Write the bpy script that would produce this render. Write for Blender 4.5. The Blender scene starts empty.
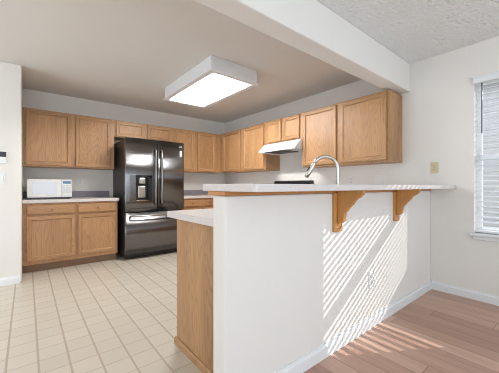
import bpy, bmesh, math, random
from mathutils import Vector, Matrix
random.seed(7)
PI = math.pi
scene = bpy.context.scene
COL = scene.collection

# ------------------------------------------------------------------ camera
cd = bpy.data.cameras.new('camera')
cam = bpy.data.objects.new('camera', cd)
COL.objects.link(cam)
cam.location = (0, 0, 1.079)
cam.rotation_euler = (PI/2, 0, math.radians(-39))
cd.sensor_width = 36
cd.lens = 275/499*36
cd.shift_y = -0.0004
cd.clip_start = 0.05
scene.camera = cam

# ------------------------------------------------------------------ world, sun, exposure
world = bpy.data.worlds.new('world')
scene.world = world
world.use_nodes = True
bg = world.node_tree.nodes['Background']
bg.inputs[0].default_value = (0.84, 0.92, 1.0, 1)
bg.inputs[1].default_value = 1.6
sd = bpy.data.lights.new('sun', 'SUN')
sun = bpy.data.objects.new('sun', sd)
COL.objects.link(sun)
sun.location = (8, -5, 7)
SUN_DIR = Vector((-1, 0.615, -0.60))
sun.rotation_euler = SUN_DIR.to_track_quat('-Z', 'Y').to_euler()
sd.energy = 3.8
sd.angle = math.radians(0.1)
sd.color = (1.0, 0.965, 0.92)
scene.cycles.filter_width = 1.0
scene.cycles.sample_clamp_indirect = 3
scene.cycles.use_adaptive_sampling = False
scene.view_settings.view_transform = 'Standard'
scene.view_settings.look = 'None'
scene.view_settings.gamma = 1
scene.view_settings.use_curve_mapping = False
scene.view_settings.exposure = 0.25

# added fill lamps at the unseen openings, standing in for light from outside
def area_light(name, loc, rot, sx, sy, watts, col):
    d = bpy.data.lights.new(name, 'AREA'); o = bpy.data.objects.new(name, d); COL.objects.link(o)
    d.shape = 'RECTANGLE'; d.size = sx; d.size_y = sy; d.energy = watts; d.color = col
    o.location = loc; o.rotation_euler = rot
    return o
area_light('west_fill', (-2.76, 2.85, 1.1), (PI/2, 0, -PI/2), 2.0, 2.05, 24, (.85, .92, 1.0))  # added lamp, brightens the kitchen from the left
area_light('south_fill', (-.4, -3.06, 1.1), (PI/2+.95, 0, 0), 4.4, 2.05, 120, (.74, .87, 1.0))  # added lamp, tilted up to brighten the ceiling

# portals tell the renderer where the sky enters the room
def portal(name, loc, rot, sx, sy):
    o = area_light(name, loc, rot, sx, sy, 1, (1, 1, 1)); o.data.cycles.is_portal = True
portal('west_sky', (-2.71, 2.85, 1.075), (PI/2, 0, -PI/2), 2.1, 2.15)
portal('south_sky', (-.4, -3.01, 1.1), (PI/2, 0, 0), 4.6, 2.2)
portal('window_sky', (3.47, .2375, 1.3675), (PI/2, 0, PI/2), .905, 1.465)

# ------------------------------------------------------------------ materials
def lin(r, g, b):
    f = lambda c: (c/255/12.92) if c/255 <= .04045 else ((c/255+.055)/1.055)**2.4
    return (f(r), f(g), f(b), 1)

class NT:
    def __init__(self, name):
        self.m = bpy.data.materials.new(name)
        self.m.use_nodes = True
        self.t = self.m.node_tree
        self.b = self.t.nodes['Principled BSDF']
        self.out = self.t.nodes['Material Output']
    def n(self, typ, **kw):
        x = self.t.nodes.new(typ)
        for k, v in kw.items():
            setattr(x, k, v)
        return x
    def l(self, a, b):
        self.t.links.new(a, b)
    def math(self, op, a, b=None, c=None):
        x = self.n('ShaderNodeMath', operation=op)
        for i, v in enumerate((a, b, c)):
            if v is None: continue
            if isinstance(v, (int, float)): x.inputs[i].default_value = v
            else: self.l(v, x.inputs[i])
        return x.outputs[0]
    def mix(self, fac, a, b):
        x = self.n('ShaderNodeMix', data_type='RGBA')
        for s, v in ((x.inputs[0], fac), (x.inputs[6], a), (x.inputs[7], b)):
            if isinstance(v, (int, float, tuple)): s.default_value = v
            else: self.l(v, s)
        return x.outputs[2]
    def noise(self, vec, scale, detail=3, rough=.5, dist=0):
        x = self.n('ShaderNodeTexNoise')
        x.inputs['Scale'].default_value = scale
        x.inputs['Detail'].default_value = detail
        x.inputs['Roughness'].default_value = rough
        x.inputs['Distortion'].default_value = dist
        if vec is not None: self.l(vec, x.inputs['Vector'])
        return x.outputs[0]
    def obj(self):
        return self.n('ShaderNodeTexCoord').outputs['Object']
    def mapping(self, vec, scale=(1,1,1), loc=(0,0,0)):
        x = self.n('ShaderNodeMapping')
        x.inputs['Scale'].default_value = scale
        x.inputs['Location'].default_value = loc
        self.l(vec, x.inputs['Vector'])
        return x.outputs[0]
    def ramp(self, fac, stops):
        x = self.n('ShaderNodeValToRGB')
        e = x.color_ramp.elements
        while len(e) < len(stops): e.new(.5)
        for el, (p, c) in zip(e, stops):
            el.position = p; el.color = c
        self.l(fac, x.inputs[0])
        return x.outputs[0]
    def bump(self, h, strength, dist):
        x = self.n('ShaderNodeBump')
        x.inputs['Strength'].default_value = strength
        x.inputs['Distance'].default_value = dist
        self.l(h, x.inputs['Height'])
        self.l(x.outputs[0], self.b.inputs['Normal'])

def plain(name, col, rough=.5, metal=0, spec=.5, bump=None, vary=0.03):
    t = NT(name)
    t.b.inputs['Roughness'].default_value = rough
    t.b.inputs['Metallic'].default_value = metal
    t.b.inputs['Specular IOR Level'].default_value = spec
    nz = t.noise(t.obj(), 6, 3)
    d = tuple(c*(1-vary) for c in col[:3]) + (1,)
    t.l(t.mix(nz, d, col), t.b.inputs['Base Color'])
    if bump:
        t.bump(t.noise(t.obj(), bump[0], 3), bump[1], bump[2])
    return t.m

def oak(name, axis, light, dark, rough=.42):
    """honey oak, grain along the given local axis"""
    t = NT(name)
    info = t.n('ShaderNodeObjectInfo')
    off = t.math('MULTIPLY', info.outputs['Random'], 37.0)
    comb = t.n('ShaderNodeCombineXYZ')
    for i in range(3): t.l(off, comb.inputs[i])
    add = t.n('ShaderNodeVectorMath', operation='ADD')
    t.l(t.obj(), add.inputs[0]); t.l(comb.outputs[0], add.inputs[1])
    def sc(a, b):
        s = [b, b, b]; s['xyz'.index(axis)] = a
        return tuple(s)
    # contour rings of a stretched noise make the cathedral figure
    n1 = t.noise(t.mapping(add.outputs[0], sc(1.0, 6.5)), 1.0, 1.5, .45)
    rings = t.math('FRACT', t.math('MULTIPLY', n1, 20.0))
    rings = t.math('POWER', t.math('ABSOLUTE', t.math('SUBTRACT', t.math('MULTIPLY', rings, 2.0), 1.0)), 2.5)
    fine = t.noise(t.mapping(add.outputs[0], sc(3.0, 150.0)), 1.0, 3, .6)
    broad = t.noise(t.mapping(add.outputs[0], sc(.6, 5.0)), 1.0, 2)
    v = t.math('ADD', t.math('MULTIPLY', rings, .26), t.math('MULTIPLY', fine, .62))
    v = t.math('ADD', v, t.math('MULTIPLY', t.math('SUBTRACT', broad, .5), .9))
    mid = tuple((a*.6+b*.4) for a, b in zip(light, dark))
    c = t.ramp(v, [(0.15, light), (.55, mid), (1.0, dark)])
    t.l(c, t.b.inputs['Base Color'])
    t.b.inputs['Roughness'].default_value = rough
    t.bump(fine, .08, .002)
    return t.m

M = {}
M['paint'] = plain('wall_paint', lin(236, 232, 226), .85, spec=.2, vary=.015)
M['ceiling'] = plain('ceiling_paint', lin(228, 224, 219), .9, spec=.1, bump=(60, .1, .003), vary=.02)
M['trim'] = plain('white_trim', lin(236, 237, 238), .4, vary=.01)
M['vinyl'] = plain('white_vinyl', lin(235, 237, 240), .35, vary=.01)
M['oak_z'] = oak('oak_upright', 'z', lin(192, 147, 102), lin(114, 76, 46))
M['oak_x'] = oak('oak_level', 'x', lin(192, 147, 102), lin(114, 76, 46))
M['oak_y'] = oak('oak_deep', 'y', lin(192, 147, 102), lin(114, 76, 46))
M['toe'] = oak('toe_board_wood', 'x', lin(150, 118, 92), lin(112, 84, 62), .6)
M['corbel'] = oak('corbel_wood', 'z', lin(204, 148, 84), lin(176, 116, 56))
M['apron'] = oak('apron_wood', 'x', lin(206, 146, 84), lin(160, 100, 48))
M['black'] = plain('black_plastic', lin(24, 24, 26), .35)
M['dark'] = plain('dark_grey_metal', lin(58, 56, 56), .4, metal=.3)
M['enamel'] = plain('white_enamel', lin(238, 239, 240), .3, vary=.01)
M['white_plastic'] = plain('white_plastic', lin(235, 235, 233), .4, vary=.01)
M['almond'] = plain('almond_plastic', lin(214, 200, 160), .4, vary=.02)
M['nickel'] = plain('brushed_nickel', lin(205, 202, 196), .28, metal=1)
M['handle_steel'] = plain('dark_handle_steel', lin(150, 149, 148), .3, metal=1)
M['brass'] = plain('aged_brass', lin(150, 118, 70), .35, metal=.9)
M['grey_glass'] = plain('oven_glass', lin(20, 20, 22), .08)
M['slat'] = plain('blind_slat_white', lin(238, 240, 242), .45, vary=.01)
def slat_mat():
    t = NT('blind_slat_translucent')
    t.b.inputs['Base Color'].default_value = lin(240, 242, 244)
    t.b.inputs['Roughness'].default_value = .45
    tl = t.n('ShaderNodeBsdfTranslucent'); tl.inputs['Color'].default_value = (.9, .92, .95, 1)
    mx = t.n('ShaderNodeMixShader'); mx.inputs[0].default_value = .6
    t.l(t.b.outputs[0], mx.inputs[1]); t.l(tl.outputs[0], mx.inputs[2]); t.l(mx.outputs[0], t.out.inputs['Surface'])
    return t.m
M['slat_thin'] = slat_mat()
M['cord'] = plain('blind_cord', lin(225, 225, 225), .7)
M['wand'] = plain('wand_grey', lin(84, 88, 94), .3)
M['sticker'] = plain('sticker_white', lin(232, 232, 230), .6)
M['gasket'] = plain('door_gasket', lin(14, 14, 15), .6)
M['burner'] = plain('burner_coil', lin(35, 33, 33), .5, metal=.5)
M['sensor'] = plain('window_tint', lin(206, 209, 216), .12, vary=.02)
M['display'] = plain('blue_display', lin(70, 120, 160), .2)

def popcorn():
    t = NT('popcorn_ceiling')
    o = t.obj()
    a = t.noise(o, 32, 2, .55)
    b = t.noise(o, 18, 2, .5)
    h = t.math('ADD', t.math('POWER', a, 2.0), t.math('MULTIPLY', b, .3))
    t.l(t.mix(t.noise(o, 3, 2), lin(236, 237, 235), lin(244, 244, 242)), t.b.inputs['Base Color'])
    t.b.inputs['Roughness'].default_value = .95
    t.b.inputs['Specular IOR Level'].default_value = .1
    t.bump(h, .8, .03)
    return t.m
M['popcorn'] = popcorn()

def laminate():
    t = NT('speckled_laminate')
    o = t.obj()
    a = t.noise(o, 140, 2, .7)
    b = t.noise(o, 22, 3, .6)
    c = t.mix(a, lin(206, 197, 193), lin(234, 228, 224))
    c = t.mix(t.math('MULTIPLY', b, .35), c, lin(204, 197, 196))
    t.l(c, t.b.inputs['Base Color'])
    t.b.inputs['Roughness'].default_value = .38
    return t.m
M['laminate'] = laminate()

def laminate_shaded():  # darker copy of the worktop laminate, shade put into its colour
    t = NT('shaded_laminate')
    a = t.noise(t.obj(), 120, 2, .7)
    t.l(t.mix(a, lin(118, 112, 120), lin(160, 152, 158)), t.b.inputs['Base Color'])
    t.b.inputs['Roughness'].default_value = .4
    return t.m
M['splash'] = laminate_shaded()

def stainless():
    t = NT('black_stainless')
    o = t.obj()
    br = t.noise(t.mapping(o, (260, 260, 1.2)), 1.0, 2, .5)
    t.l(t.mix(br, lin(116, 115, 116), lin(130, 129, 130)), t.b.inputs['Base Color'])
    t.b.inputs['Metallic'].default_value = 1
    t.b.inputs['Roughness'].default_value = .27
    t.b.inputs['Anisotropic'].default_value = .75
    return t.m
M['stainless'] = stainless()

def tile_floor():
    t = NT('cream_tile_floor')
    o = t.obj()
    sep = t.n('ShaderNodeSeparateXYZ'); t.l(o, sep.inputs[0])
    P = .1514
    u = t.math('DIVIDE', t.math('ADD', sep.outputs[0], .096), P)
    v = t.math('DIVIDE', t.math('SUBTRACT', sep.outputs[1], 2.134), P)
    du = t.math('ABSOLUTE', t.math('SUBTRACT', t.math('FRACT', t.math('ADD', u, .5)), .5))
    dv = t.math('ABSOLUTE', t.math('SUBTRACT', t.math('FRACT', t.math('ADD', v, .5)), .5))
    gu = t.math('LESS_THAN', du, .040)
    gv = t.math('LESS_THAN', dv, .020)
    cell = t.n('ShaderNodeCombineXYZ')
    t.l(t.math('FLOOR', u), cell.inputs[0]); t.l(t.math('FLOOR', v), cell.inputs[1])
    wn = t.n('ShaderNodeTexWhiteNoise', noise_dimensions='3D'); t.l(cell.outputs[0], wn.inputs['Vector'])
    base = t.mix(wn.outputs['Value'], lin(210, 202, 188), lin(219, 211, 198))
    mott = t.noise(o, 14, 4, .6)
    base = t.mix(t.math('MULTIPLY', mott, .5), base, lin(212, 201, 184))
    c = t.mix(gv, base, lin(184, 171, 152))
    c = t.mix(gu, c, lin(184, 171, 152))
    t.l(c, t.b.inputs['Base Color'])
    g = t.math('MAXIMUM', gu, gv)
    t.l(t.math('MULTIPLY_ADD', g, .3, .32), t.b.inputs['Roughness'])
    t.bump(t.math('SUBTRACT', 1.0, g), .25, .002)
    return t.m
M['tile'] = tile_floor()

def plank_floor():
    t = NT('wood_plank_floor')
    o = t.obj()
    sep = t.n('ShaderNodeSeparateXYZ'); t.l(o, sep.inputs[0])
    W, L = .125, 1.2
    u = t.math('DIVIDE', sep.outputs[0], W)
    row = t.math('FLOOR', u)
    wr = t.n('ShaderNodeTexWhiteNoise', noise_dimensions='1D'); t.l(row, wr.inputs['W'])
    v = t.math('ADD', t.math('DIVIDE', sep.outputs[1], L), t.math('MULTIPLY', wr.outputs['Value'], 7.3))
    cell = t.n('ShaderNodeCombineXYZ')
    t.l(row, cell.inputs[0]); t.l(t.math('FLOOR', v), cell.inputs[1])
    wn = t.n('ShaderNodeTexWhiteNoise', noise_dimensions='3D'); t.l(cell.outputs[0], wn.inputs['Vector'])
    off = t.n('ShaderNodeVectorMath', operation='MULTIPLY_ADD')
    t.l(wn.outputs['Color'], off.inputs[0]); off.inputs[1].default_value = (9, 9, 9); t.l(o, off.inputs[2])
    gr = t.noise(t.mapping(off.outputs[0], (22, 1.6, 1)), 1.0, 4, .6, .6)
    tone = t.math('ADD', t.math('MULTIPLY', wn.outputs['Value'], .55), t.math('MULTIPLY', gr, .6))
    c = t.ramp(tone, [(.15, lin(214, 178, 158)), (.55, lin(194, 155, 135)), (1.0, lin(160, 120, 103))])
    du = t.math('ABSOLUTE', t.math('SUBTRACT', t.math('FRACT', t.math('ADD', u, .5)), .5))
    dv = t.math('ABSOLUTE', t.math('SUBTRACT', t.math('FRACT', t.math('ADD', v, .5)), .5))
    seam = t.math('MAXIMUM', t.math('LESS_THAN', du, .014), t.math('LESS_THAN', dv, .0016))
    c = t.mix(t.math('MULTIPLY', seam, .7), c, lin(98, 66, 52))
    t.l(c, t.b.inputs['Base Color'])
    t.b.inputs['Roughness'].default_value = .34
    t.bump(t.math('SUBTRACT', 1.0, seam), .2, .001)
    return t.m
M['plank'] = plank_floor()

def ground_mat():
    t = NT('dry_lawn')
    n = t.noise(t.obj(), 2, 5, .7)
    t.l(t.mix(n, lin(112, 116, 92), lin(150, 146, 122)), t.b.inputs['Base Color'])
    t.b.inputs['Roughness'].default_value = 1
    return t.m
M['lawn'] = ground_mat()

def pane():
    t = NT('window_glass')
    tr = t.n('ShaderNodeBsdfTransparent'); gl = t.n('ShaderNodeBsdfGlossy')
    gl.inputs['Roughness'].default_value = .02
    mx = t.n('ShaderNodeMixShader'); mx.inputs[0].default_value = .06
    t.l(tr.outputs[0], mx.inputs[1]); t.l(gl.outputs[0], mx.inputs[2])
    t.l(mx.outputs[0], t.out.inputs['Surface'])
    return t.m
M['glass'] = pane()

def diffuser_mat():
    t = NT('prismatic_diffuser')
    tr = t.n('ShaderNodeBsdfTransparent'); tl = t.n('ShaderNodeBsdfTranslucent')
    tl.inputs['Color'].default_value = (.93, .95, 1, 1)
    ch = t.n('ShaderNodeTexChecker'); ch.inputs['Scale'].default_value = 90
    t.l(t.obj(), ch.inputs['Vector'])
    mx = t.n('ShaderNodeMixShader'); t.l(t.math('MULTIPLY_ADD', ch.outputs['Fac'], .1, .4), mx.inputs[0])
    t.l(tr.outputs[0], mx.inputs[1]); t.l(tl.outputs[0], mx.inputs[2])
    t.l(mx.outputs[0], t.out.inputs['Surface'])
    return t.m
M['diffuser'] = diffuser_mat()

def tube_mat():
    t = NT('fluorescent_glow')
    t.b.inputs['Base Color'].default_value = (.9, .9, .9, 1)
    t.b.inputs['Emission Color'].default_value = (1, .985, .96, 1)
    t.b.inputs['Emission Strength'].default_value = 400.0
    return t.m
M['tube'] = tube_mat()

# ------------------------------------------------------------------ mesh helpers
class MB:
    def __init__(self):
        self.bm = bmesh.new()
        self.mats = []
    def mi(self, m):
        if m not in self.mats: self.mats.append(m)
        return self.mats.index(m)
    def _tag(self, faces, m, smooth=False):
        i = self.mi(m)
        for f in faces:
            f.material_index = i; f.smooth = smooth
    def box(self, x0, y0, z0, x1, y1, z1, m, bev=0, seg=2):
        tmp = bmesh.new()
        bmesh.ops.create_cube(tmp, size=1)
        for v in tmp.verts:
            v.co = Vector(((x0+x1)/2 + v.co.x*(x1-x0), (y0+y1)/2 + v.co.y*(y1-y0), (z0+z1)/2 + v.co.z*(z1-z0)))
        if bev:
            bmesh.ops.bevel(tmp, geom=tmp.edges[:], offset=bev, segments=seg, profile=.5, affect='EDGES')
        self.merge(tmp, m)
        return self
    def merge(self, tmp, m, smooth=None):
        i = self.mi(m); vm = {}
        for v in tmp.verts: vm[v] = self.bm.verts.new(v.co)
        for f in tmp.faces:
            try: nf = self.bm.faces.new([vm[v] for v in f.verts])
            except ValueError: continue
            nf.material_index = i; nf.smooth = f.smooth if smooth is None else smooth
        tmp.free()
    def prism(self, pts, axis, a, b, m, bev=0):
        """closed outline pts in the two other axes, extruded from a to b along axis"""
        tmp = bmesh.new()
        def mk(p, t):
            c = [0, 0, 0]; k = 'xyz'.index(axis); o = [i for i in range(3) if i != k]
            c[o[0]], c[o[1]], c[k] = p[0], p[1], t
            return tmp.verts.new(c)
        A = [mk(p, a) for p in pts]; B = [mk(p, b) for p in pts]
        n = len(pts)
        tmp.faces.new(A); tmp.faces.new(B[::-1])
        for i in range(n):
            tmp.faces.new((A[i], B[i], B[(i+1) % n], A[(i+1) % n]))
        bmesh.ops.recalc_face_normals(tmp, faces=tmp.faces[:])
        if bev:
            bmesh.ops.bevel(tmp, geom=tmp.edges[:], offset=bev, segments=2, profile=.5, affect='EDGES')
        self.merge(tmp, m)
        return self
    def tube(self, pts, r, m, seg=12, caps=True):
        pts = [Vector(p) for p in pts]
        rs = r if isinstance(r, (list, tuple)) else [r]*len(pts)
        rings = []
        t0 = (pts[1]-pts[0]).normalized()
        up = Vector((0, 0, 1)) if abs(t0.z) < .9 else Vector((1, 0, 0))
        nrm = t0.cross(up).normalized()
        for i, p in enumerate(pts):
            if i == 0: t = t0
            elif i == len(pts)-1: t = (pts[i]-pts[i-1]).normalized()
            else: t = ((pts[i+1]-p).normalized() + (p-pts[i-1]).normalized()).normalized()
            nrm = (nrm - t*nrm.dot(t)).normalized()
            bi = t.cross(nrm)
            rings.append([self.bm.verts.new(p + (nrm*math.cos(2*PI*k/seg) + bi*math.sin(2*PI*k/seg))*rs[i]) for k in range(seg)])
        fs = []
        for a, b in zip(rings, rings[1:]):
            for k in range(seg):
                fs.append(self.bm.faces.new((a[k], a[(k+1) % seg], b[(k+1) % seg], b[k])))
        self._tag(fs, m, True)
        if caps:
            self._tag([self.bm.faces.new(rings[0][::-1]), self.bm.faces.new(rings[-1])], m)
        return self
    def cyl(self, p0, p1, r, m, seg=20):
        return self.tube([p0, p1], r, m, seg)
    def build(self, name, parent=None, loc=None):
        bmesh.ops.recalc_face_normals(self.bm, faces=self.bm.faces[:])
        me = bpy.data.meshes.new(name)
        self.bm.to_mesh(me); self.bm.free()
        for m in self.mats: me.materials.append(m)
        o = bpy.data.objects.new(name, me)
        COL.objects.link(o)
        if parent: o.parent = parent
        if loc: o.location = loc
        return o

def thing(name, label, cat, loc=(0, 0, 0), rz=0, group=None):
    o = bpy.data.objects.new(name, None)
    COL.objects.link(o)
    o.empty_display_size = .1
    o.location = loc; o.rotation_euler = (0, 0, rz)
    o['label'] = label; o['category'] = cat
    if group: o['group'] = group
    return o

def struct(o, label=None, cat=None):
    o['kind'] = 'structure'
    if label: o['label'] = label
    if cat: o['category'] = cat
    return o

# ------------------------------------------------------------------ the setting
EX, NY, CH = 3.32, 4.95, 2.44        # east wall, north wall, ceiling
SY, WX = -3.0, -2.7                  # how far the room runs behind and left of the camera
HY0, HY1, HX = 1.055, 1.165, .709    # half wall
WY0, WY1, WZ0, WZ1 = -.215, .69, .635, 2.10   # window opening

def wall(name, boxes, label, m='paint', bev=0):
    b = MB()
    for q in boxes: b.box(*q, M[m], bev)
    return struct(b.build(name), label, 'wall')

b = MB(); b.box(WX-.12, HY1-.03, -.1, EX+.12, NY+.12, 0, M['tile'])
struct(b.build('floor_kitchen'), 'cream square tile floor of the kitchen', 'floor')
b = MB(); b.box(WX-.12, SY, -.1, EX+.12, HY1-.03, 0, M['plank'])
struct(b.build('floor_dining'), 'brown wood plank floor of the dining side', 'floor')
b = MB(); b.box(WX-.12, 1.25, CH, EX+.12, NY+.12, CH+.12, M['ceiling'])
struct(b.build('ceiling_kitchen'), 'smooth white kitchen ceiling behind the beam', 'ceiling')
b = MB(); b.box(WX-.12, SY, CH, EX+.12, 1.25, CH+.12, M['popcorn'])
struct(b.build('ceiling_dining'), 'white popcorn textured ceiling in front of the beam', 'ceiling')
wall('wall_north', [(-.045, NY, 0, EX+.12, NY+.12, CH)], 'cream wall behind the refrigerator and microwave')
wall('wall_east', [(EX, WY1, 0, EX+.14, NY, CH), (EX, SY, 0, EX+.14, WY0, CH),
                   (EX, WY0, 0, EX+.14, WY1, WZ0), (EX, WY0, WZ1, EX+.14, WY1, CH)],
     'cream wall with the window, running on behind the range hood')
wall('wall_stub', [(WX, 4.012, 0, -.045, NY+.12, CH)], 'white wall section left of the microwave counter', bev=.012)
wall('wall_south', [(1.9, SY-.12, 0, EX+.14, SY, CH), (WX-.12, SY-.12, 2.2, 1.9, SY, CH)], 'white wall behind the camera, with a wide opening added to let light in')  # unseen opening, sized to let light reach the room
wall('wall_west', [(WX-.12, 3.9, 0, WX, 4.3, CH), (WX-.12, SY, 0, WX, 1.8, CH), (WX-.12, 1.8, 2.15, WX, 3.9, CH)], 'white wall out of view on the left, with a wide opening added to let light in')  # unseen opening, placed to throw light into the kitchen
wall('wall_peninsula', [(HX, HY0, 0, EX, HY1, 1.034)], 'white half wall under the breakfast bar', bev=.012)
b = MB(); b.box(WX, 1.25, 2.13, EX, 1.41, CH, M['trim'] if False else M['paint'], .008)
struct(b.build('ceiling_beam'), 'white drop beam between the two ceilings', 'beam')

def baseboard(name, axis, a, c, face, sgn, label):
    t, h = .014, .087
    pts = [(0, 0), (t, 0), (t, h*.72), (t*.55, h*.86), (t*.45, h), (0, h)]
    b = MB()
    if axis == 'x': b.prism([(face+sgn*p, z) for p, z in pts], 'x', a, c, M['trim'])
    else: b.prism([(face+sgn*p, z) for p, z in pts], 'y', a, c, M['trim'])
    return struct(b.build(name), label, 'baseboard')
baseboard('baseboard_peninsula', 'x', HX, EX, HY0, -1, 'white baseboard along the half wall')
baseboard('baseboard_east', 'y', SY, HY0-.014, EX, -1, 'white baseboard under the window')
baseboard('baseboard_stub', 'x', WX, -.06, 4.012, -1, 'white baseboard of the wall section left of the counter')
b = MB(); b.box(WX, HY0+.05, 0, HX, HY1-.0, .006, M['oak_x'], .002)
struct(b.build('trim_threshold'), 'wood strip where tile meets planks', 'trim')

# added roof slab, out of view, keeps the sun out of the rear opening
wall('roof_sun_block', [(WX-1.5, SY-4.5, 2.45, EX+4.5, SY-.12, 2.55)], 'white roof slab added behind the camera to block the sun', 'trim')
b = MB(); b.box(WX-6, SY-8, -.2, EX+.5, SY-.12, -.05, M['lawn'])
struct(b.build('ground_rear'), 'ground behind the house', 'ground')

# outside ground
b = MB(); b.box(EX+.5, -30, -.6, 45, 30, -.45, M['lawn'])
struct(b.build('ground'), 'dry lawn outside the window', 'ground')

def siding():
    t = NT('grey_lap_siding')
    sep = t.n('ShaderNodeSeparateXYZ'); t.l(t.obj(), sep.inputs[0])
    fr = t.math('FRACT', t.math('DIVIDE', sep.outputs[2], .2))
    t.l(t.mix(t.math('LESS_THAN', fr, .08), lin(196, 195, 198), lin(160, 158, 160)), t.b.inputs['Base Color'])
    t.b.inputs['Roughness'].default_value = .8
    return t.m
M['siding'] = siding()
M['shingle'] = plain('roof_shingles', lin(160, 150, 146), .9, bump=(20, .4, .02))
nb = struct(thing('house', 'grey sided house outside, glimpsed between the blind slats', 'house', (12, -1, -.45)))
b = MB(); b.box(0, -12, 0, 8, 7, 5.0, M['siding']); b.build('wall', nb)
b = MB(); b.prism([(-.4, 4.95), (8.5, 4.95), (8.5, 5.15), (4, 6.6), (-.4, 5.15)], 'y', -12.5, 7.5, M['shingle']); b.build('roof', nb)

# window_1: frame, sashes and panes
win = struct(thing('window_1', 'white double hung window behind the blind', 'window', (EX+.14, 0, 0)))
win['kind'] = 'structure'
b = MB()
x0, x1 = -.045, -.002
b.box(x0, WY0, WZ0, x1, WY0+.04, WZ1, M['vinyl'], .004).box(x0, WY1-.04, WZ0, x1, WY1, WZ1, M['vinyl'], .004)
b.box(x0, WY0+.04, WZ0, x1, WY1-.04, WZ0+.04, M['vinyl'], .004).box(x0, WY0+.04, WZ1-.04, x1, WY1-.04, WZ1, M['vinyl'], .004)
b.build('window_frame', win)
b = MB(); b.box(-.06, WY0+.03, 1.335, -.01, WY1-.03, 1.385, M['vinyl'], .004); b.build('meeting_rail', win)
for z0, z1 in ((WZ0+.04, 1.335), (1.385, WZ1-.04)):
    b = MB(); b.box(-.026, WY0+.04, z0, -.021, WY1-.04, z1, M['glass']); b.build('pane', win)
b = MB()
b.box(-.19, WY0-.03, .612, -.045, WY1+.025, .636, M['trim'], .006)
b.box(-.158, WY0-.01, .572, -.1405, WY1+.008, .612, M['trim'], .006)
b.build('window_sill', win)

# ------------------------------------------------------------------ cabinets
def door_part(parent, x0, x1, z0, z1, name='door', rail=.052, knob=None, label=None):
    """frame and recessed panel door in front of the local y = 0 plane"""
    rings = [(0, -.005), (0, -.019), (.004, -.024), (rail-.012, -.024), (rail-.010, -.019), (rail-.003, -.013), (rail, -.0115), (rail+.004, -.0105)]
    b = MB()
    vr = []
    for i, y in rings:
        vr.append([b.bm.verts.new(p) for p in ((x0+i, y, z0+i), (x1-i, y, z0+i), (x1-i, y, z1-i), (x0+i, y, z1-i))])
    for a, c in zip(vr, vr[1:]):
        for k in range(4):
            f = b.bm.faces.new((a[k], a[(k+1) % 4], c[(k+1) % 4], c[k]))
            f.material_index = b.mi(M['oak_x'] if k in (0, 2) else M['oak_z'])
    b.bm.faces.new(vr[0][::-1]).material_index = b.mi(M['oak_z'])
    b.box(x0+.006, -.0055, z0+.006, x1-.006, .0004, z1-.006, M['oak_z'])
    d = b.build(name, parent)
    r = rail+.002
    b = MB(); b.box(x0+r, -.0108, z0+r, x1-r, -.006, z1-r, M['oak_z']); b.build('panel', d)
    return d

def drawer_part(parent, x0, x1, z0, z1):
    rings = [(0, -.005), (0, -.018), (.006, -.023), (.010, -.024)]
    b = MB(); vr = []
    for i, y in rings:
        vr.append([b.bm.verts.new(p) for p in ((x0+i, y, z0+i), (x1-i, y, z0+i), (x1-i, y, z1-i), (x0+i, y, z1-i))])
    for a, c in zip(vr, vr[1:]):
        for k in range(4): b.bm.faces.new((a[k], a[(k+1) % 4], c[(k+1) % 4], c[k]))
    b.bm.faces.new(vr[0][::-1]); b.bm.faces.new(vr[-1])
    b.mi(M['oak_x'])
    b.box(x0+.006, -.0055, z0+.006, x1-.006, .0004, z1-.006, M['oak_x'])
    d = b.build('drawer', parent)
    b = MB(); cx, cz = (x0+x1)/2, (z0+z1)/2
    b.tube([(cx, -.023, cz), (cx, -.034, cz), (cx, -.038, cz), (cx, -.046, cz), (cx, -.049, cz)], [.006, .005, .012, .013, .007], M['brass'], 14)
    b.build('knob', d)
    return d

def cabinet(name, label, loc, rz, w, h, dep, doors=(), drawers=(), toe=0, ends=(), frame_rows=None, cat='cabinet', group=None, sunk=None):
    """front in the local y = 0 plane, width along +x, standing on z = 0"""
    group = group or ('oak wall cabinets' if name == 'wall_cabinet' else 'oak base cabinets')
    t = thing(name, label, cat, loc, rz, group)
    ft = .019
    b = MB()
    b.box(.001, ft, toe, w-.001, dep, h if not sunk else .69, M['oak_z'])
    if sunk:
        b.box(.001, ft, .69, sunk[0], dep, h, M['oak_z']).box(sunk[1], ft, .69, w-.001, dep, h, M['oak_z'])
    b.build('body', t)
    # face frame: outer stiles and rails plus the pieces between the fronts
    b = MB()
    fronts = list(doors) + list(drawers)
    xs = sorted(set([0] + [q for f in fronts for q in f[:2]] + [w]))
    b.box(0, 0, toe, w, ft+.001, h, M['oak_z'], .001)
    b.build('face_frame', t)
    for d in doors: door_part(t, *d)
    for d in drawers: drawer_part(t, *d)
    if toe:
        b = MB(); b.box(0, .075, 0, w, .09, toe+.001, M['toe']); b.build('toe_kick', t)
    return t

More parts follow.
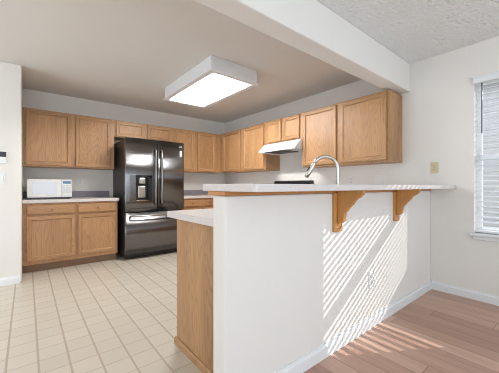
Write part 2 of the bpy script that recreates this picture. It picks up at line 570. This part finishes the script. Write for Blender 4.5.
UZ0, UZ1 = 1.345, 2.107
UH = UZ1-UZ0
FY = 4.62                                  # front plane of the north wall cabinets
UD = NY-FY-.001
dz = (.018, UH-.020)
cabinet('wall_cabinet', 'two-door oak wall cabinet above the white microwave', (-.043, FY, UZ0), 0, 1.093, UH, UD,
        doors=[(.033, .530, *dz), (.586, 1.040, *dz)])
cabinet('wall_cabinet', 'short two-door oak cabinet above the black refrigerator', (1.052, FY, 1.845), 0, .94, UZ1-1.845, UD,
        doors=[(.024, .446, .014, .242), (.500, .905, .014, .242)])
cabinet('wall_cabinet', 'two-door oak wall cabinet right of the refrigerator, in the corner', (1.995, FY, UZ0), 0, .994, UH, UD,
        doors=[(.038, .430, *dz), (.486, .885, *dz)])
FX = 2.99                                  # front plane of the east wall cabinets
ED = EX-FX-.001
Q = -PI/2
cabinet('wall_cabinet', 'two-door oak wall cabinet between the corner and the range hood', (FX, NY-.332, UZ0), Q, NY-.332-3.285, UH, ED,
        doors=[(.12, .680, *dz), (.765, 1.305, *dz)])
cabinet('wall_cabinet', 'short two-door oak cabinet above the white range hood', (FX, 3.284, 1.748), Q, .764, UZ1-1.748, ED,
        doors=[(.030, .362, .014, UZ1-1.748-.02), (.406, .722, .014, UZ1-1.748-.02)])
cabinet('wall_cabinet', 'large two-door oak wall cabinet at the right, against the beam end', (FX, 2.519, UZ0), Q, 2.519-1.335, UH, ED,
        doors=[(.027, .548, *dz), (.604, 1.160, *dz)])

BF = 4.34                                  # front plane of the north base cabinets
BH = .868
cabinet('base_cabinet', 'oak base cabinet with two drawers and two doors under the microwave counter', (-.043, BF, 0), 0, 1.073, BH, NY-BF-.001,
        doors=[(.040, .545, .155, .700), (.578, 1.043, .155, .700)],
        drawers=[(.040, .545, .728, .840), (.578, 1.043, .728, .840)], toe=.105)
cabinet('base_cabinet', 'oak drawer base cabinet right of the refrigerator, half hidden by the peninsula', (2.032, BF, 0), 0, 1.285, BH, NY-BF-.001,
        doors=[(.04, .36, .155, .700), (.41, .66, .155, .700)],
        drawers=[(.04, .36, .728, .840), (.41, .66, .728, .840)], toe=.105)
EFX = 2.72
cabinet('base_cabinet', 'oak corner base cabinet left of the range', (EFX, 4.312, 0), Q, 4.312-3.345, BH, EX-EFX-.001,
        doors=[(.05, .46, .155, .700), (.50, .92, .155, .700)], drawers=[(.05, .46, .728, .840), (.50, .92, .728, .840)], toe=.105)
cabinet('base_cabinet', 'oak base cabinet right of the range', (EFX, 2.572, 0), Q, 2.572-1.79, BH, EX-EFX-.001,
        doors=[(.04, .50, .155, .700)], drawers=[(.04, .50, .728, .840)], toe=.105)
# peninsula cabinet: its doors face the kitchen, its bare end panel faces the camera
pc = cabinet('peninsula_cabinet', 'oak peninsula cabinet with plain end panel beside the white half wall', (EX-.001, 1.785, 0), PI, EX-.002-.815, BH, 1.785-HY1-.002,
             doors=[(.72, 1.10, .155, .700), (1.14, 1.52, .155, .700), (1.56, 1.94, .155, .700), (1.98, 2.36, .155, .700)],
             drawers=[(.72, 1.10, .728, .840), (1.56, 1.94, .728, .840), (1.98, 2.36, .728, .840)], toe=.105, sunk=(1.12, 1.92))
W = EX-.002-.815
b = MB(); b.box(W, 0, 0, W+.014, 1.785-HY1-.002, BH, M['oak_z'], .001); b.build('end_panel', pc)
b = MB(); b.prism([(W+.014, 0), (W+.028, 0), (W+.028, .034), (W+.020, .046), (W+.014, .046)], 'y', -.012, 1.785-HY1-.002, M['oak_y']); b.build('base_molding', pc)

# ------------------------------------------------------------------ worktops
CT0, CT1 = .869, .910
t = thing('worktop', 'speckled laminate worktop under the white microwave', 'countertop', (0, 0, 0))
b = MB(); b.box(-.043, 4.312, CT0, 1.047, 4.948, CT1, M['laminate'], .004); b.build('slab', t)
b = MB(); b.box(-.043, 4.928, CT1, 1.047, 4.948, 1.005, M['splash'], .003); k = b.build('backsplash'); k['label'] = 'shade-toned laminate backsplash strip behind the white microwave'; k['category'] = 'backsplash'
t = thing('worktop', 'speckled laminate corner worktop right of the refrigerator', 'countertop', (0, 0, 0))
b = MB(); b.prism([(2.028, 4.312), (2.692, 4.312), (2.692, 3.344), (3.318, 3.344), (3.318, 4.948), (2.028, 4.948)], 'z', CT0, CT1, M['laminate'], .004); b.build('slab', t)
b = MB(); b.box(2.028, 4.928, CT1, 3.298, 4.948, 1.005, M['splash'], .003).box(3.298, 3.344, CT1, 3.318, 4.948, 1.005, M['splash'], .003); k = b.build('backsplash'); k['label'] = 'shade-toned laminate backsplash strip in the corner right of the refrigerator'; k['category'] = 'backsplash'
t = thing('worktop', 'speckled laminate worktop of the peninsula, behind the white half wall', 'countertop', (0, 0, 0))
S0, S1, T0, T1 = 1.45, 2.15, 1.36, 1.73     # sink opening
b = MB()
b.box(.745, HY1+.002, CT0, S0, 1.815, CT1, M['laminate'], .004)
b.box(S0, HY1+.002, CT0, S1, T0, CT1, M['laminate']).box(S0, T1, CT0, S1, 1.815, CT1, M['laminate'])
b.box(S1, HY1+.002, CT0, 3.318, 1.815, CT1, M['laminate']).box(2.692, 1.815, CT0, 3.318, 2.574, CT1, M['laminate'])
b.build('slab', t)
b = MB(); b.box(3.298, HY1+.002, CT1, 3.318, 2.574, 1.005, M['splash'], .003); k = b.build('backsplash'); k['label'] = 'shade-toned laminate backsplash strip on the right wall behind the bar'; k['category'] = 'backsplash'

t = thing('bar_top', 'long pale laminate breakfast bar top on the white half wall', 'countertop', (0, 0, 0))
b = MB()
r = .02
pts = [(.700+r, .83), (3.3185, .83), (3.3185, 1.27), (.700+r, 1.27)]
arc = lambda cx, cy, a0, a1: [(cx+r*math.cos(math.radians(a)), cy+r*math.sin(math.radians(a))) for a in range(a0, a1+1, 15)]
pts = [(3.3185, .83), (3.3185, 1.26)] + arc(.700+r, 1.26-r, 90, 180) + arc(.700+r, .83+r, 180, 270)
b.prism(pts, 'z', 1.0555, 1.0895, M['laminate'], .003)
b.build('slab', t)
b = MB(); b.box(HX-.006, HY0-.006, 1.035, 3.318, 1.20, 1.055, M['apron'], .003); b.build('apron', t)

def corbel(name, label, x):
    """wooden bracket screwed to the half wall under the bar, x = left edge of its back plate"""
    t = thing(name, label, 'bracket', (x, HY0, .78), 0, 'corbels under the breakfast bar')
    b = MB(); b.box(0, -.018, 0, .092, -.0005, .2545, M['corbel'], .003); b.build('back_plate', t)
    raw = [(.862, .275), (.862, .252), (.885, .230), (.902, .222), (.917, .208), (.931, .185), (.950, .168), (.968, .146), (.984, .128), (.990, .100), (.992, .075), (1.012, .058), (1.034, .054)]
    prof = [(y-HY0, z) for y, z in raw] + [(1.0375-HY0, .2745), ]
    prof = [(y, min(z, .2745)) for y, z in prof]
    b = MB(); b.prism(prof, 'x', .031, .061, M['corbel'], .002); b.build('scroll', t)
    for dx in (.018, .074):
        b = MB(); b.cyl((dx, -.0175, .022), (dx, -.0205, .022), .006, M['nickel'], 10); b.build('screw', t)
    return t
corbel('corbel', 'oak scroll corbel under the middle of the breakfast bar, the nearer and larger looking one', 1.548)
corbel('corbel', 'oak scroll corbel under the breakfast bar nearer the window wall', 2.428)

# ------------------------------------------------------------------ refrigerator
FRX0, FRX1, FRF = 1.097, 2.013, 4.20
t = thing('refrigerator', 'tall black stainless french door refrigerator with water dispenser', 'refrigerator', (FRX0, FRF, 0))
FW = FRX1-FRX0
b = MB()
b.box(.004, .075, .05, FW-.004, NY-FRF-.03, 1.765, M['dark'], .004)
b.box(.03, .10, .012, FW-.03, NY-FRF-.06, .05, M['black'])
b.build('body', t)
b = MB(); b.box(.01, .045, .02, FW-.01, .075, .075, M['black'], .004); b.build('base_grille', t)
b = MB(); b.box(.02, .06, .075, FW-.02, .076, 1.745, M['gasket']); b.build('gasket', t)
def fridge_door(x0, x1, z0, z1, bulge, m, hole=None):
    """door with a gently bowed front; hole = (x0, x1, z0, z1) leaves a recess opening"""
    n = 24
    xs = [x0+(x1-x0)*i/n for i in range(n+1)]
    zs = [z0, z1]
    if hole:
        xs = sorted(set(xs+[hole[0], hole[1]])); zs = [z0, hole[2], hole[3], z1]
    c = .012
    def y(x):
        q = (x-x0)/(x1-x0)
        e = min(x-x0, x1-x)
        yy = -bulge*math.sin(PI*q)
        if e < c: yy += c-math.sqrt(max(0, c*c-(c-e)**2))
        return yy
    xs = sorted(set(xs+[x0+c*.1, x0+c*.35, x0+c*.7, x0+c, x1-c, x1-c*.7, x1-c*.35, x1-c*.1]))
    b = MB(); bm = b.bm; i = b.mi(m)
    g = [[bm.verts.new((x, y(x), z)) for x in xs] for z in zs]
    bk = [[bm.verts.new((x, .058, z)) for x in xs] for z in (z0, z1)]
    for a in range(len(zs)-1):
        for k in range(len(xs)-1):
            if hole and a == 1 and hole[0]-1e-6 <= xs[k] and xs[k+1] <= hole[1]+1e-6: continue
            f = bm.faces.new((g[a][k], g[a][k+1], g[a+1][k+1], g[a+1][k])); f.smooth = True
    for k in range(len(xs)-1):
        bm.faces.new((bk[0][k], bk[0][k+1], g[0][k+1], g[0][k])); bm.faces.new((bk[1][k], g[-1][k], g[-1][k+1], bk[1][k+1]))
    for f in bm.faces: f.material_index = i
    bm.faces.new([bk[0][0]]+[r_[0] for r_ in g]+[bk[1][0]]); bm.faces.new([bk[0][-1], bk[1][-1]]+[r_[-1] for r_ in g[::-1]])
    return b
SPL = 1.576-FRX0
DZ0, DZ1 = .705, 1.785
hx0, hx1, hz0, hz1 = 1.245-FRX0, 1.485-FRX0, .86, 1.245
dl = fridge_door(.0, SPL-.003, DZ0, DZ1, .014, M['stainless'], (hx0, hx1, hz0, hz1)).build('door', t)
dr = fridge_door(SPL+.003, FW, DZ0, DZ1, .014, M['stainless']).build('door', t)
fz = fridge_door(.0, FW, .085, DZ0-.012, .016, M['stainless']).build('freezer_drawer', t)
# dispenser set in the left door
b = MB()
b.box(hx0, -.004, hz0, hx1, .056, hz0+.012, M['nickel'], .001)
b.box(hx0, .040, hz0+.012, hx1, .056, hz1, M['black'])
b.box(hx0, -.012, hz0, hx0+.008, .056, hz1, M['black']).box(hx1-.055, -.014, hz0, hx1, .056, hz1, M['black'])
b.box(hx0, -.014, hz1-.030, hx1, .056, hz1, M['black'])
dis = b.build('dispenser', dl)
b = MB(); b.box(hx0+.045, .022, hz0+.05, hx0+.150, .040, hz0+.225, M['nickel'], .006); b.build('paddle', dis)
b = MB(); b.box(hx0+.055, -.006, hz0+.26, hx0+.140, .040, hz0+.345, M['nickel'], .008); b.build('spout_housing', dis)
b = MB(); b.box(hx0-.085, -.0165, hz0, hx0-.001, -.004, hz1, M['stainless'], .002); b.build('control_panel', dl)
def bow_handle(door, pts, r, m='nickel'):
    b = MB(); b.tube(pts, r, M[m], 14); return b.build('handle', door)
for d, hx in ((dl, SPL-.047), (dr, SPL+.047)):
    pts = [(hx, -.010, .80), (hx, -.045, .83), (hx, -.058, .95), (hx, -.064, 1.20), (hx, -.058, 1.50), (hx, -.045, 1.62), (hx, -.010, 1.65)]
    bow_handle(d, pts, .014, 'handle_steel')
pts = [(.07, -.012, .640), (.085, -.045, .640), (.16, -.058, .640), (FW/2, -.064, .640), (FW-.16, -.058, .640), (FW-.085, -.045, .640), (FW-.07, -.012, .640)]
bow_handle(fz, pts, .014, 'handle_steel')
# maker's badge, energy sticker
fc = bpy.data.curves.new('badge', 'FONT'); fc.body = 'LG'; fc.size = .038; fc.extrude = .0008; fc.align_x = 'CENTER'
fc.materials.append(M['sticker'])
tmp_o = bpy.data.objects.new('badge_text', fc); bme = bpy.data.meshes.new_from_object(tmp_o); bpy.data.objects.remove(tmp_o)
bme.materials.clear(); bme.materials.append(M['sticker'])
o = bpy.data.objects.new('badge', bme); COL.objects.link(o); o.parent = dr
o.location = (.852, -.0082, 1.705); o.rotation_euler = (PI/2, 0, 0)
b = MB(); b.tube([(.813, -.0065, 1.718), (.813, -.0085, 1.718)], .013, M['sticker'], 16); b.build('emblem', dr)
b = MB(); b.box(.822, -.0075, 1.555, .872, -.0060, 1.655, M['sticker']); b.build('energy_sticker', dr)

# ------------------------------------------------------------------ microwave
t = thing('microwave', 'small white microwave oven on the left counter', 'microwave', (.0, 4.452, CT1))
mw, md, mz0, mz1 = .482, .36, .022, .262
b = MB(); b.box(0, .014, mz0, mw, md, mz1, M['enamel'], .006); b.build('body', t)
b = MB(); b.box(.004, 0, mz0+.004, .362, .0135, mz1-.003, M['white_plastic'], .004); d = b.build('door', t)
b = MB(); b.box(.052, -.002, mz0+.045, .310, .004, mz1-.040, M['sensor'], .001); b.build('door_window', d)
b = MB(); b.box(.366, 0, mz0+.004, mw-.004, .0135, mz1-.003, M['white_plastic'], .004); p = b.build('control_panel', t)
b = MB(); b.box(.378, -.002, mz1-.058, mw-.014, .004, mz1-.022, M['display'], .001); b.build('display', p)
for i in range(4):
    for j in range(3):
        pass
b = MB()
for i in range(4):
    for j in range(3):
        b.box(.380+j*.031, -.0015, mz0+.060+i*.029, .404+j*.031, .003, mz0+.080+i*.029, M['sensor'], .001)
b.build('keypad', p)
b = MB(); b.box(.376, -.003, mz0+.018, mw-.014, .003, mz0+.044, M['white_plastic'], .002); b.build('door_button', p)
b = MB(); b.box(.003, .016, .008, mw-.003, md-.01, mz0, M['black']); b.build('shade_plate', t)  # black plate drawn for the shadow between the feet
for fx in (.04, mw-.04):
    for fy in (.05, md-.05):
        b = MB(); b.cyl((fx, fy, 0), (fx, fy, .009), .014, M['black'], 14); b.build('foot', t)

# ------------------------------------------------------------------ range hood and range
t = thing('range_hood', 'white under-cabinet range hood above the black range', 'range hood', (0, 0, 0))
hy0, hy1 = 2.524, 3.284
b = MB()
b.prism([(3.318, 1.62), (3.318, 1.746), (2.99, 1.746), (2.965, 1.738), (2.852, 1.632), (2.842, 1.618), (2.842, 1.600), (2.856, 1.600), (2.862, 1.62)], 'y', hy0, hy1, M['enamel'], .002)
b.box(2.856, hy0, 1.600, 3.318, hy0+.012, 1.625, M['enamel']).box(2.856, hy1-.012, 1.600, 3.318, hy1, 1.625, M['enamel'])
b.build('hood_shell', t)
b = MB(); b.box(2.90, hy0+.30, 1.610, 3.25, hy0+.70, 1.619, M['dark']); b.build('grease_filter', t)
b = MB(); b.box(2.90, hy0+.06, 1.606, 3.10, hy0+.24, 1.619, M['white_plastic'], .004); b.build('hood_light', t)
for k in range(2):
    b = MB(); b.box(2.880+.0, hy0+.20+k*.07, 1.668, 2.9, hy0+.235+k*.07, 1.680, M['white_plastic'], .002); b.build('switch', t)

t = thing('range', 'black electric range under the white hood, backguard showing over the bar', 'stove', (0, 0, 0))
ry0, ry1 = 2.579, 3.339
b = MB(); b.box(2.70, ry0, .03, 3.315, ry1, .900, M['black'], .004); b.build('body', t)
b = MB(); b.box(2.69, ry0, .900, 3.315, ry1, .918, M['black'], .004); b.build('cooktop', t)
b = MB(); b.prism([(3.225, .918), (3.315, .918), (3.315, 1.168), (3.262, 1.168), (3.240, 1.150)], 'y', ry0, ry1, M['black'], .004); bg_ = b.build('backguard', t)
b = MB(); b.box(3.226, ry0+.25, 1.0, 3.236, ry1-.25, 1.09, M['grey_glass'], .002); b.build('clock_panel', bg_)
for yy in (.07, .17, .59, .69):
    b = MB(); b.cyl((3.242, ry0+yy, 1.045), (3.208, ry0+yy, 1.045), .021, M['black'], 16); b.build('knob', bg_)
b = MB(); b.box(2.672, ry0+.01, .22, 2.70, ry1-.01, .86, M['black'], .006); d = b.build('oven_door', t)
b = MB(); b.box(2.669, ry0+.14, .40, 2.674, ry1-.14, .70, M['grey_glass'], .002); b.build('door_window', d)
b = MB(); b.tube([(2.672, ry0+.08, .79), (2.635, ry0+.085, .79), (2.63, ry0+.12, .79), (2.63, ry1-.12, .79), (2.635, ry1-.085, .79), (2.672, ry1-.08, .79)], .011, M['black'], 12); b.build('handle', d)
b = MB(); b.box(2.675, ry0+.01, .06, 2.70, ry1-.01, .205, M['black'], .006); b.build('storage_drawer', t)
for bx, by, br in ((2.84, .20, .10), (2.84, .56, .08), (3.09, .20, .08), (3.09, .56, .10)):
    pts = [(bx+math.cos(a*.35)*(.012+br*a/44), ry0+by+math.sin(a*.35)*(.012+br*a/44), .926) for a in range(0, 40)]
    b = MB(); b.tube(pts, .006, M['burner'], 8); b.build('burner', t)

# ------------------------------------------------------------------ sink and faucet
t = thing('sink', 'stainless steel sink set in the peninsula worktop', 'sink', (0, 0, 0))
b = MB()
g = .004; zz = .71
b.box(S0+g, T0+g, zz, S1-g, T1-g, zz+.006, M['nickel'])
for q in ((S0+g, T0+g, S0+g+.006, T1-g), (S1-g-.006, T0+g, S1-g, T1-g), (S0+g, T0+g, S1-g, T0+g+.006), (S0+g, T1-g-.006, S1-g, T1-g)):
    b.box(q[0], q[1], zz, q[2], q[3], CT1+.003, M['nickel'])
b.build('basin', t)
b = MB()
for q in ((S0-.015, T0-.015, S0+.012, T1+.015), (S1-.012, T0-.015, S1+.015, T1+.015), (S0, T0-.015, S1, T0+.012), (S0, T1-.012, S1, T1+.015)):
    b.box(q[0], q[1], CT1+.0005, q[2], q[3], CT1+.005, M['nickel'], .002)
b.build('rim', t)

fb = Vector((1.972, 1.289, CT1))
t = thing('faucet', 'tall brushed nickel gooseneck faucet rising behind the bar top', 'faucet', fb)
dv = Vector((-.167, .20, 0)).normalized()
b = MB(); b.tube([(0, 0, .0005), (0, 0, .006), (0, 0, .010), (0, 0, .06), (0, 0, .085)], [.027, .027, .022, .020, .0145], M['nickel'], 20); b.build('base', t)
pts = [Vector((0, 0, .08)), Vector((0, 0, .2))]
R_, zc = .100, .312
for a in range(0, 151, 10):
    th = math.radians(a)
    pts.append(dv*(R_-R_*math.cos(th)) + Vector((0, 0, zc+R_*math.sin(th))))
b = MB(); b.tube(pts, .014, M['nickel'], 16); b.build('spout', t)
e = pts[-1]; td = (dv*math.sin(math.radians(150)) + Vector((0, 0, math.cos(math.radians(150))))).normalized()
b = MB(); b.tube([e-td*.004, e+td*.004, e+td*.03, e+td*.10, e+td*.135], [.0135, .015, .0165, .0185, .0175], M['nickel'], 18); hd = b.build('spray_head', t)
side = td.cross(Vector((0, 0, 1))).cross(td).normalized()
b = MB(); b.tube([e+td*.045+side*.015, e+td*.085+side*.0165], [.009, .009], M['black'], 10); b.build('button', hd)
b = MB(); b.tube([(.0, .0, .05), (.035, .004, .05), (.06, .008, .056), (.10, .012, .070)], [.012, .011, .007, .006], M['nickel'], 12); b.build('handle', t)

# ------------------------------------------------------------------ ceiling light
LX0, LX1, LY0, LY1, LZ = 1.485, 2.105, 2.462, 3.70, 2.285
t = thing('ceiling_light', 'boxed white fluorescent ceiling light over the kitchen', 'ceiling light', (LX0, LY0, LZ))
lw, ll, lh = LX1-LX0, LY1-LY0, CH-LZ
b = MB()
w = .018
b.box(0, 0, 0, w, ll, lh-.0005, M['trim']).box(lw-w, 0, 0, lw, ll, lh-.0005, M['trim'])
b.box(w, 0, 0, lw-w, w, lh-.0005, M['trim']).box(w, ll-w, 0, lw-w, ll, lh-.0005, M['trim'])
b.box(w, w, lh-.02, lw-w, ll-w, lh-.0005, M['trim'])
b.build('housing', t)
b = MB()
f0, f1 = -.022, .045
for q in ((f0, f0, lw-f0, f1), (f0, ll-f1, lw-f0, ll-f0), (f0, f1, f1, ll-f1), (lw-f1, f1, lw-f0, ll-f1)):
    b.box(q[0], q[1], -.012, q[2], q[3], -.0005, M['trim'], .002)
b.build('frame', t)
b = MB(); b.box(f1, f1, -.008, lw-f1, ll-f1, -.004, M['diffuser']); b.build('diffuser', t)
for q in (.20, .27):
    b = MB(); b.cyl((q, .06, .055), (q, ll-.06, .055), .016, M['tube'], 16); b.build('fluorescent_tube', t)

# ------------------------------------------------------------------ window blind
t = thing('window_blind', 'white horizontal slat blind in the sunny window', 'blind', (EX, 0, 0))
by0, by1 = WY0+.008, WY1-.006
b = MB(); b.box(-.022, WY0-.01, 2.052, -.0015, WY1+.009, 2.108, M['slat'], .004).box(-.028, WY0-.014, 2.100, -.0015, WY1+.013, 2.114, M['slat'], .003); b.build('valance', t)
b = MB(); b.box(.010, by0, 2.055, .062, by1, 2.097, M['slat'], .002); b.build('headrail', t)
b = MB()
pitch, tilt = .0485, math.radians(7)
z = WZ0+.060
cx = .038
while z < 2.045:
    p = []
    for k in range(7):                       # a shallow crowned slat, inner edge lower
        q = -.025 + .05*k/6
        crown = .0022*(1-(q/.025)**2)
        p.append((cx+q*math.cos(tilt)-crown*math.sin(tilt), z+q*math.sin(tilt)+crown*math.cos(tilt)))
    outline = p + [(x_, z_-.0028) for x_, z_ in p[::-1]]
    b.prism(outline, 'y', by0, by1, M['slat_thin'])
    z += pitch
b.build('slats', t)
b = MB(); b.box(.013, by0, WZ0+.006, .063, by1, WZ0+.026, M['slat'], .004); b.build('bottom_rail', t)
for q in (.09, .36, .60):
    b = MB()
    for dx in (.010, .0665):
        b.tube([(dx, by0+q, WZ0+.02), (dx, by0+q, 2.06)], .0012, M['cord'], 6)
    b.build('ladder_cord', t)
b = MB(); b.tube([(-.004, .632, 2.05), (-.006, .632, 1.575)], .005, M['wand'], 8); b.build('tilt_wand', t)

# ------------------------------------------------------------------ plates on the walls
def plate(name, label, loc, rz, w, h, m, kind, cat):
    """cover plate on the local y = 0 plane; kind: outlet, switch or pair"""
    t = thing(name, label, cat, loc, rz, 'cover plates on the walls')
    b = MB(); b.box(-w/2, -.007, -h/2, w/2, -.0005, h/2, m, .003); b.build('cover_plate', t)
    if kind == 'outlet':
        for s in (-1, 1):
            b = MB(); b.box(-.016, -.009, s*.021-.014, .016, -.006, s*.021+.014, m, .003)
            b.box(-.008, -.0094, s*.021-.004, -.0055, -.0085, s*.021+.007, M['black']).box(.0055, -.0094, s*.021-.004, .008, -.0085, s*.021+.007, M['black'])
            b.build('socket', t)
        b = MB(); b.cyl((0, -.0065, 0), (0, -.0085, 0), .0035, M['black'] if m is M['almond'] else M['nickel'], 10); b.build('screw', t)
    else:
        for s in ((0,) if kind == 'switch' else (-.023, .023)):
            b = MB(); b.box(s-.0165, -.011, -.033, s+.0165, -.006, .033, m, .003); b.build('rocker', t)
    return t
plate('wall_outlet', 'white outlet on the wall right of the microwave', (.636, NY, 1.153), 0, .07, .115, M['white_plastic'], 'outlet', 'outlet')
plate('wall_outlet', 'almond outlet plate on the window wall above the bar end', (EX, 1.018, 1.274), Q, .072, .118, M['almond'], 'outlet', 'outlet')
plate('wall_switch', 'white double switch plate under the large right wall cabinet', (EX, 1.592, 1.153), Q, .118, .115, M['white_plastic'], 'pair', 'switch')
plate('wall_outlet', 'white outlet plate just right of the faucet', (EX, 1.968, 1.153), Q, .07, .115, M['white_plastic'], 'outlet', 'outlet')
plate('wall_outlet', 'white outlet low on the half wall in the striped sunlight', (2.056, HY0, .36), 0, .07, .115, M['white_plastic'], 'outlet', 'outlet')
plate('wall_switch', 'white switch plate under the thermostat on the left wall', (-.214, 4.012, 1.165), 0, .07, .118, M['white_plastic'], 'switch', 'switch')
t = thing('thermostat', 'white thermostat with black display on the left wall', 'thermostat', (-.232, 4.012, 1.325))
b = MB(); b.box(-.06, -.026, 0, .06, -.0005, .13, M['white_plastic'], .005); b.build('housing', t)
b = MB(); b.box(-.058, -.029, .072, .058, -.024, .128, M['black'], .003); b.build('display', t)
